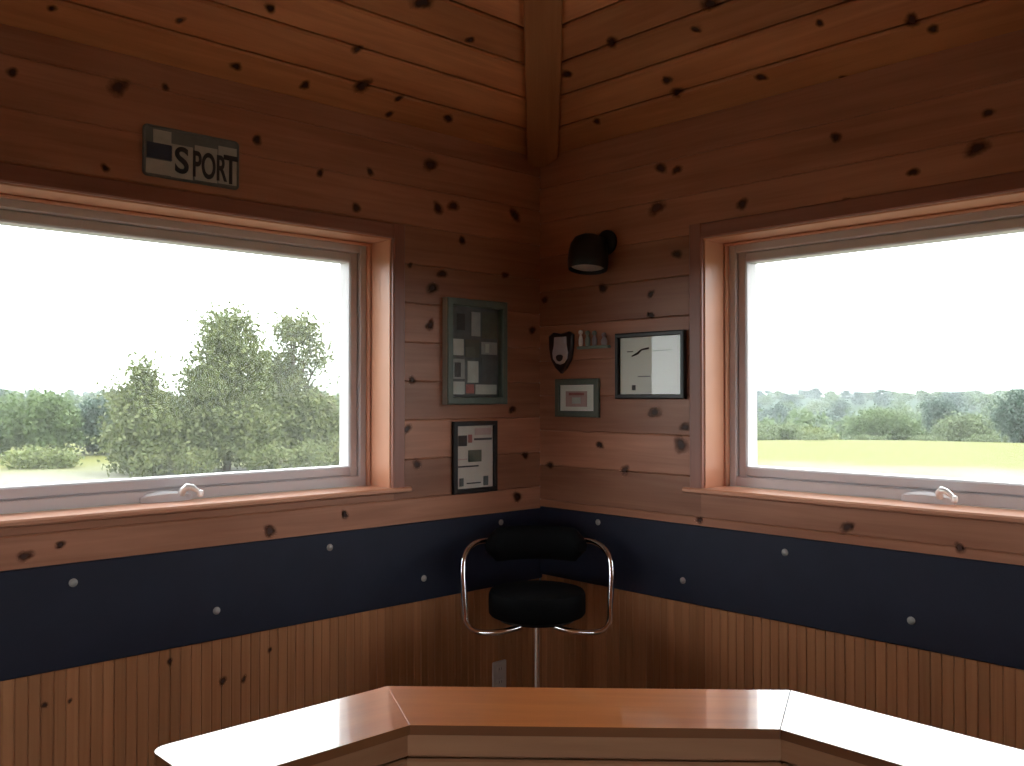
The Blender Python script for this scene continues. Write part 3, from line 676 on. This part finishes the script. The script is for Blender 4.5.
def leaves(name, blobs, count, size, mt, seed, clump=.32, per=40):
    rg = np.random.default_rng(seed)
    vol = np.array([bb[3] * bb[4] * bb[5] for bb in blobs]); vol = vol ** .8; vol /= vol.sum()
    nc = max(6, count // per); C = []
    which = rg.choice(len(blobs), nc, p=vol)
    d = rg.normal(size=(nc, 3)); d /= np.linalg.norm(d, axis=1)[:, None]
    rad = rg.random(nc) ** .42
    for k in range(nc):
        bb = blobs[which[k]]; C.append([bb[0] + d[k, 0] * rad[k] * bb[3], bb[1] + d[k, 1] * rad[k] * bb[4], bb[2] + d[k, 2] * rad[k] * bb[5]])
    C = np.array(C); P = C[rg.integers(0, nc, count)] + rg.normal(size=(count, 3)) * clump
    ax = rg.normal(size=(count, 3)); ax[:, 2] -= .3; ax /= np.linalg.norm(ax, axis=1)[:, None]
    side = np.cross(ax, rg.normal(size=(count, 3))); side /= np.linalg.norm(side, axis=1)[:, None]
    nr = np.cross(ax, side); sz = size * rg.uniform(.7, 1.3, count)[:, None]
    V = np.stack([P - ax * sz * .5, P + side * sz * .3 + nr * sz * .06, P + ax * sz * .5, P - side * sz * .3 + nr * sz * .06], 1).reshape(-1, 3)
    me = bpy.data.meshes.new(name); me.from_pydata(V.tolist(), [], [(4 * i, 4 * i + 1, 4 * i + 2, 4 * i + 3) for i in range(count)])
    me.materials.append(mt); return me
def trunk(h, r0, blobs, seed):
    b = MB(); rg = random.Random(seed)
    pts = [(rg.uniform(-.05, .05) * i, rg.uniform(-.05, .05) * i, -.15 + h * i / 5) for i in range(6)]
    b.tube(pts, r0, M['bark'], 8, rr=[r0 * (1 - .13 * i) for i in range(6)])
    for bb in blobs:
        for q in range(3):
            t = rg.uniform(.35, .9); p0 = Vector((0, 0, h * t)); p1 = Vector((bb[0] + rg.uniform(-.6, .6) * bb[3], bb[1] + rg.uniform(-.6, .6) * bb[4], bb[2] + rg.uniform(-.3, .6) * bb[5]))
            mid = (p0 + p1) / 2 + Vector((0, 0, .15)); b.tube([p0, mid, p1], .03, M['bark'], 6, rr=[r0 * .45, r0 * .3, r0 * .1])
    return b
def tree(name, loc, blobs, count, size, mt, label, cat, group=None, h=None, r0=.12, seed=1, clump=.32, dz=0):
    z = terrain(*loc) + dz
    root = empty(name, (loc[0], loc[1], z), label, cat, group)
    me = leaves('foliage', blobs, count, size, mt, seed, clump)
    o = bpy.data.objects.new('foliage', me); COL.objects.link(o); o.parent = root
    if h:
        t = trunk(h, r0, blobs, seed).build('trunk', None, smooth=True); t.parent = root
    return root
q1, q2 = .7302, -.6833     # view-right direction on the ground, so crowns can be described as seen from the room
q3, q4 = .6833, .7302
def RB(x, dpt, z, rx, rd, rz): return (q1 * x + q3 * dpt, q2 * x + q4 * dpt, z, (rx + rd) / 2, (rx + rd) / 2, rz)
tree('broadleaf_tree', (12.2, 28.0), [RB(0, 0, 5.0, .95, .9, .75), RB(.1, 0, 4.1, 1.35, 1.2, .95), RB(-.3, 0, 3.0, 1.8, 1.4, 1.0), RB(0, 0, 1.6, 2.3, 1.6, 1.5)], 22000, .165, M['leafA'], 'tallest leafy tree in the middle of the left window view', 'tree', None, 4.2, .16, 3, .22)
tree('broadleaf_tree', (15.3, 28.6), [RB(0, 0, 5.0, .85, .8, .7), RB(.75, 0, 4.2, .75, .8, .6), RB(-.7, 0, 3.6, 1.0, .9, .8), RB(-.3, -.3, 2.0, 1.6, 1.3, 1.7), RB(.9, -.2, 1.6, 1.1, 1.0, 1.4)], 16000, .165, M['leafO'], 'loose crowned tree right of the tallest tree at the left window edge', 'tree', None, 4.2, .14, 5, .22)
tree('broadleaf_tree', (9.5, 28.6), [RB(0, 0, 3.5, .5, .5, .6), RB(-.1, 0, 2.5, 1.15, 1.0, .9), RB(.2, 0, 1.2, 1.8, 1.3, 1.2)], 11000, .165, M['leafA'], 'smaller pointed tree just left of the tallest tree', 'tree', None, 3.0, .10, 8, .22)
tree('round_shrub', (9.5, 40.2), [RB(-.2, 0, 1.5, 1.7, 1.4, 1.3), RB(.6, 0, 1.4, 1.3, 1.2, 1.35), RB(-2.1, 0, 1.5, 1.4, 1.2, 1.35)], 9000, .19, M['leafB'], 'dense rounded green shrub at the far left of the left window', 'shrub', None, 1.4, .07, 11, .2)
tree('yellow_bush', (7.4, 34.1), [RB(0, 0, .32, 1.3, .6, .3), RB(1.1, 0, .3, .8, .5, .26)], 2200, .15, M['leafY'], 'low yellowish bush in front of the rounded shrub', 'bush', None, .6, .03, 13, .14)
tree('low_bush', (9.9, 26.9), [RB(-.7, 0, .45, .9, .5, .4), RB(.6, 0, .4, .8, .5, .4)], 2000, .14, M['leafO'], 'low pale bush at the foot of the smaller pointed tree', 'bush', None, .5, .03, 14, .14)
tree('low_bush', (12.9, 25.4), [RB(-.6, 0, .5, 1.0, .6, .5), RB(.8, 0, .6, .9, .6, .55)], 2200, .14, M['leafA'], 'low olive bush at the foot of the tallest tree', 'bush', None, .5, .03, 15, .14)
tree('low_bush', (15.6, 25.6), [RB(-.4, 0, .6, .9, .6, .6), RB(.6, 0, .5, .8, .6, .5)], 2000, .14, M['leafO'], 'low yellow green bush below the loose crowned tree', 'bush', None, .5, .03, 16, .14)
tree('leafy_thicket', (12.3, 40.4), [RB(-.4, 0, 1.3, .9, .9, 1.2), RB(.9, 0, 1.2, 1.0, 1.0, 1.1)], 5200, .2, M['leafC'], 'dark blue green thicket behind the gap between shrub and small tree', 'thicket', None, 1.4, .07, 17, .2)
tree('leafy_thicket', (26.5, 44.5), [RB(-1.6, 0, 1.9, 2.2, 1.5, 1.6), RB(1.6, 0, 1.6, 2.2, 1.5, 1.4)], 3600, .24, M['leafG'], 'grey green thicket behind the loose crowned tree', 'thicket', None, 1.6, .09, 18, .3)
# right window
tree('round_tree', (68.4, 30.0), [RB(0, 0, 1.7, 3.2, 2.6, 1.6), RB(-.3, 0, 2.5, 2.2, 2.0, 1.1), RB(2.0, 0, 1.3, 1.8, 1.6, 1.3)], 8500, .27, M['leafB'], 'broad round green tree in the middle of the right window view', 'tree', None, 2.8, .16, 21, .3)
tree('dark_tree', (88.0, 33.4), [RB(0, 0, 4.2, 2.6, 2.0, 3.2), RB(0, 0, 7.2, 1.6, 1.4, 1.5)], 6000, .32, M['leafC'], 'tall dark tree behind the round green tree', 'tree', None, 4.4, .18, 22, .35)
tree('pale_tree', (68.8, 24.3), [RB(0, 0, 1.5, 2.0, 1.8, 1.3), RB(.4, 0, 2.2, 1.2, 1.2, .8), RB(-1.4, 0, 1.0, 1.3, 1.2, 1.0), RB(1.6, 0, 1.3, 1.2, 1.2, 1.1)], 7000, .26, M['leafG'], 'pale green tree right of the round green tree', 'tree', None, 2.6, .14, 23, .28)
tree('dark_tree', (58.8, 16.9), [RB(0, 0, 1.5, 1.6, 1.4, 1.4), RB(.2, 0, 2.3, 1.0, 1.0, .7)], 5000, .24, M['leafC'], 'dark bushy tree at the right edge of the right window', 'tree', None, 2.8, .14, 24, .28)
for i, (x, y, w, mt, lb) in enumerate(((51.5, 33.5, 2.2, 'leafB', 'green hedge shrub beside the left edge of the right window'), (56.0, 32.5, 2.4, 'leafG', 'pale grey green hedge shrub second from the right window edge'), (60.5, 31.8, 2.0, 'leafY', 'yellow green hedge shrub just left of the round green tree'))):
    tree('hedge_shrub', (x, y), [RB(-.3 * w, 0, .65, w * .7, 1.0, .6), RB(.4 * w, 0, .6, w * .65, 1.0, .55)], 3000, .22, M[mt], lb, 'shrub', None, .7, .05, 30 + i, .2)
for i, (x, y) in enumerate(((50.3, 28.2), (54.8, 26.5), (57.5, 24.2), (57.3, 20.2), (55.8, 16.4), (47.5, 30.8))):
    lb = ['weedy grass clump at the field edge below the round green tree', 'weedy grass clump at the field edge below the pale green tree', 'weedy grass clump at the field edge left of the dark bushy tree', 'weedy grass clump in front of the dark bushy tree', 'weedy grass clump at the far right field edge', 'weedy grass clump at the field edge below the hedge shrubs'][i]
    tree('weed_clump', (x, y), [RB(-1.6, 0, .16, 1.8, .5, .14), RB(1.6, 0, .14, 1.8, .5, .12)], 1500, .13, M['leafG'], lb, 'weeds', None, None, seed=40 + i, clump=.09)
# wooded valley and ridge far beyond
far = []
for k, (mt, bl) in enumerate((('leafC', [(0, 0, 6.0, 3.2, 3.2, 4.2), (.5, .3, 9, 1.8, 1.8, 2.0)]), ('leafB', [(0, 0, 5.5, 3.8, 3.8, 3.6), (-.8, .5, 7.6, 2.2, 2.2, 1.8)]), ('leafG', [(0, 0, 5.2, 3.4, 3.4, 3.8), (1.2, 0, 7, 2.0, 2.0, 2.0)]))):
    root = empty('distant_tree', (0, 0, 0), '', 'tree'); fo = bpy.data.objects.new('foliage', leaves('foliage', bl, 1100, .75, M[mt], 60 + k, .6, 20)); COL.objects.link(fo); fo.parent = root
    far.append((root, fo))
rg = random.Random(5); used = [False] * 3
for side, u0, u1 in (('left', -.62, -.14), ('right', .22, .66)):
    for row, dist in enumerate((120, 150, 185, 225, 270, 320, 375, 430)):
        m = (6, 7, 9, 11, 14, 18, 22, 26)[row]
        for i in range(m):
            u = u0 + (u1 - u0) * (i + rg.uniform(.35, .65)) / m; dd = dist * rg.uniform(.93, 1.07)
            x = -2.96 + dd * (q3 + q1 * u); y = -2.98 + dd * (q4 + q2 * u)
            k = rg.choice((0, 0, 1, 2)) if row < 3 else rg.choice((0, 1, 1, 2))
            if not used[k]: root, used[k] = far[k][0], True
            else:
                root = far[k][0].copy(); COL.objects.link(root)
                c = far[k][1].copy(); COL.objects.link(c); c.parent = root
            root.location = (x, y, terrain(x, y) - (0, 0, .5, 1, 1.5, 1.6, 1.6, 1.6)[row]); root.rotation_euler = (0, 0, rg.uniform(0, 6.28)); s_ = rg.uniform(.85, 1.15) * (1, 1, .95, .9, .9, .95, 1., 1.05)[row]; root.scale = (s_, s_, s_ * (1, 1, 1, 1, .8, .65, .55, .5)[row])
            tag(root, 'hazy distant tree on the wooded slope far beyond the %s window' % side, 'tree', 'distant trees beyond the %s window' % side)

# thin summer haze over the valley
m, nt, ns, ln = mat('haze'); v_ = N(nt, 'ShaderNodeVolumeScatter', Density=.0004, Anisotropy=.3); v_.inputs[0].default_value = (.82, .92, 1, 1)
o = N(nt, 'ShaderNodeOutputMaterial'); ln.new(v_.outputs[0], o.inputs['Volume'])
b = MB(); b.box(lambda x, y, z: (x, y, z), 22, 520, 22, 520, -25, 45, m); hz = b.build('haze'); tag(hz, 'thin pale haze lying over the wooded valley', 'haze', kind='stuff')

# ------------------------------------------------------------------ light
w = bpy.data.worlds.new('World'); S.world = w; w.use_nodes = True
nt = w.node_tree; nt.nodes.clear()
bg = nt.nodes.new('ShaderNodeBackground'); bg.inputs[0].default_value = (.93, .97, 1.0, 1); bg.inputs[1].default_value = 7.0
o = nt.nodes.new('ShaderNodeOutputWorld'); nt.links.new(bg.outputs[0], o.inputs[0])
sun = bpy.data.lights.new('sun', 'SUN'); sun.energy = 3.5; sun.angle = math.radians(8); sun.color = (1, .95, .86)
so = bpy.data.objects.new('sun', sun); COL.objects.link(so)
so.rotation_euler = Vector((-.35, .55, -1.0)).to_track_quat('-Z', 'Y').to_euler()      # high, from behind the right wall's far end

# ------------------------------------------------------------------ camera
cam = bpy.data.cameras.new('camera'); co = bpy.data.objects.new('camera', cam); COL.objects.link(co)
co.location = (-2.8271, -2.8324, 1.558)
cam.sensor_width = 36; cam.lens = 36 * 918 / 1024; cam.clip_start = .05; cam.clip_end = 3000
co.rotation_euler = (PI / 2 + math.atan(13 / 918), 0, math.radians(46.8) - PI / 2)
S.camera = co
S.view_settings.view_transform = 'Standard'; S.view_settings.look = 'None'; S.view_settings.gamma = 1; S.view_settings.use_curve_mapping = False
S.view_settings.exposure = -.02
S.cycles.use_denoising = True
S.cycles.max_bounces = 10; S.cycles.diffuse_bounces = 6; S.cycles.transparent_max_bounces = 24; S.cycles.sample_clamp_indirect = 6
S.cycles.caustics_reflective = False; S.cycles.caustics_refractive = False
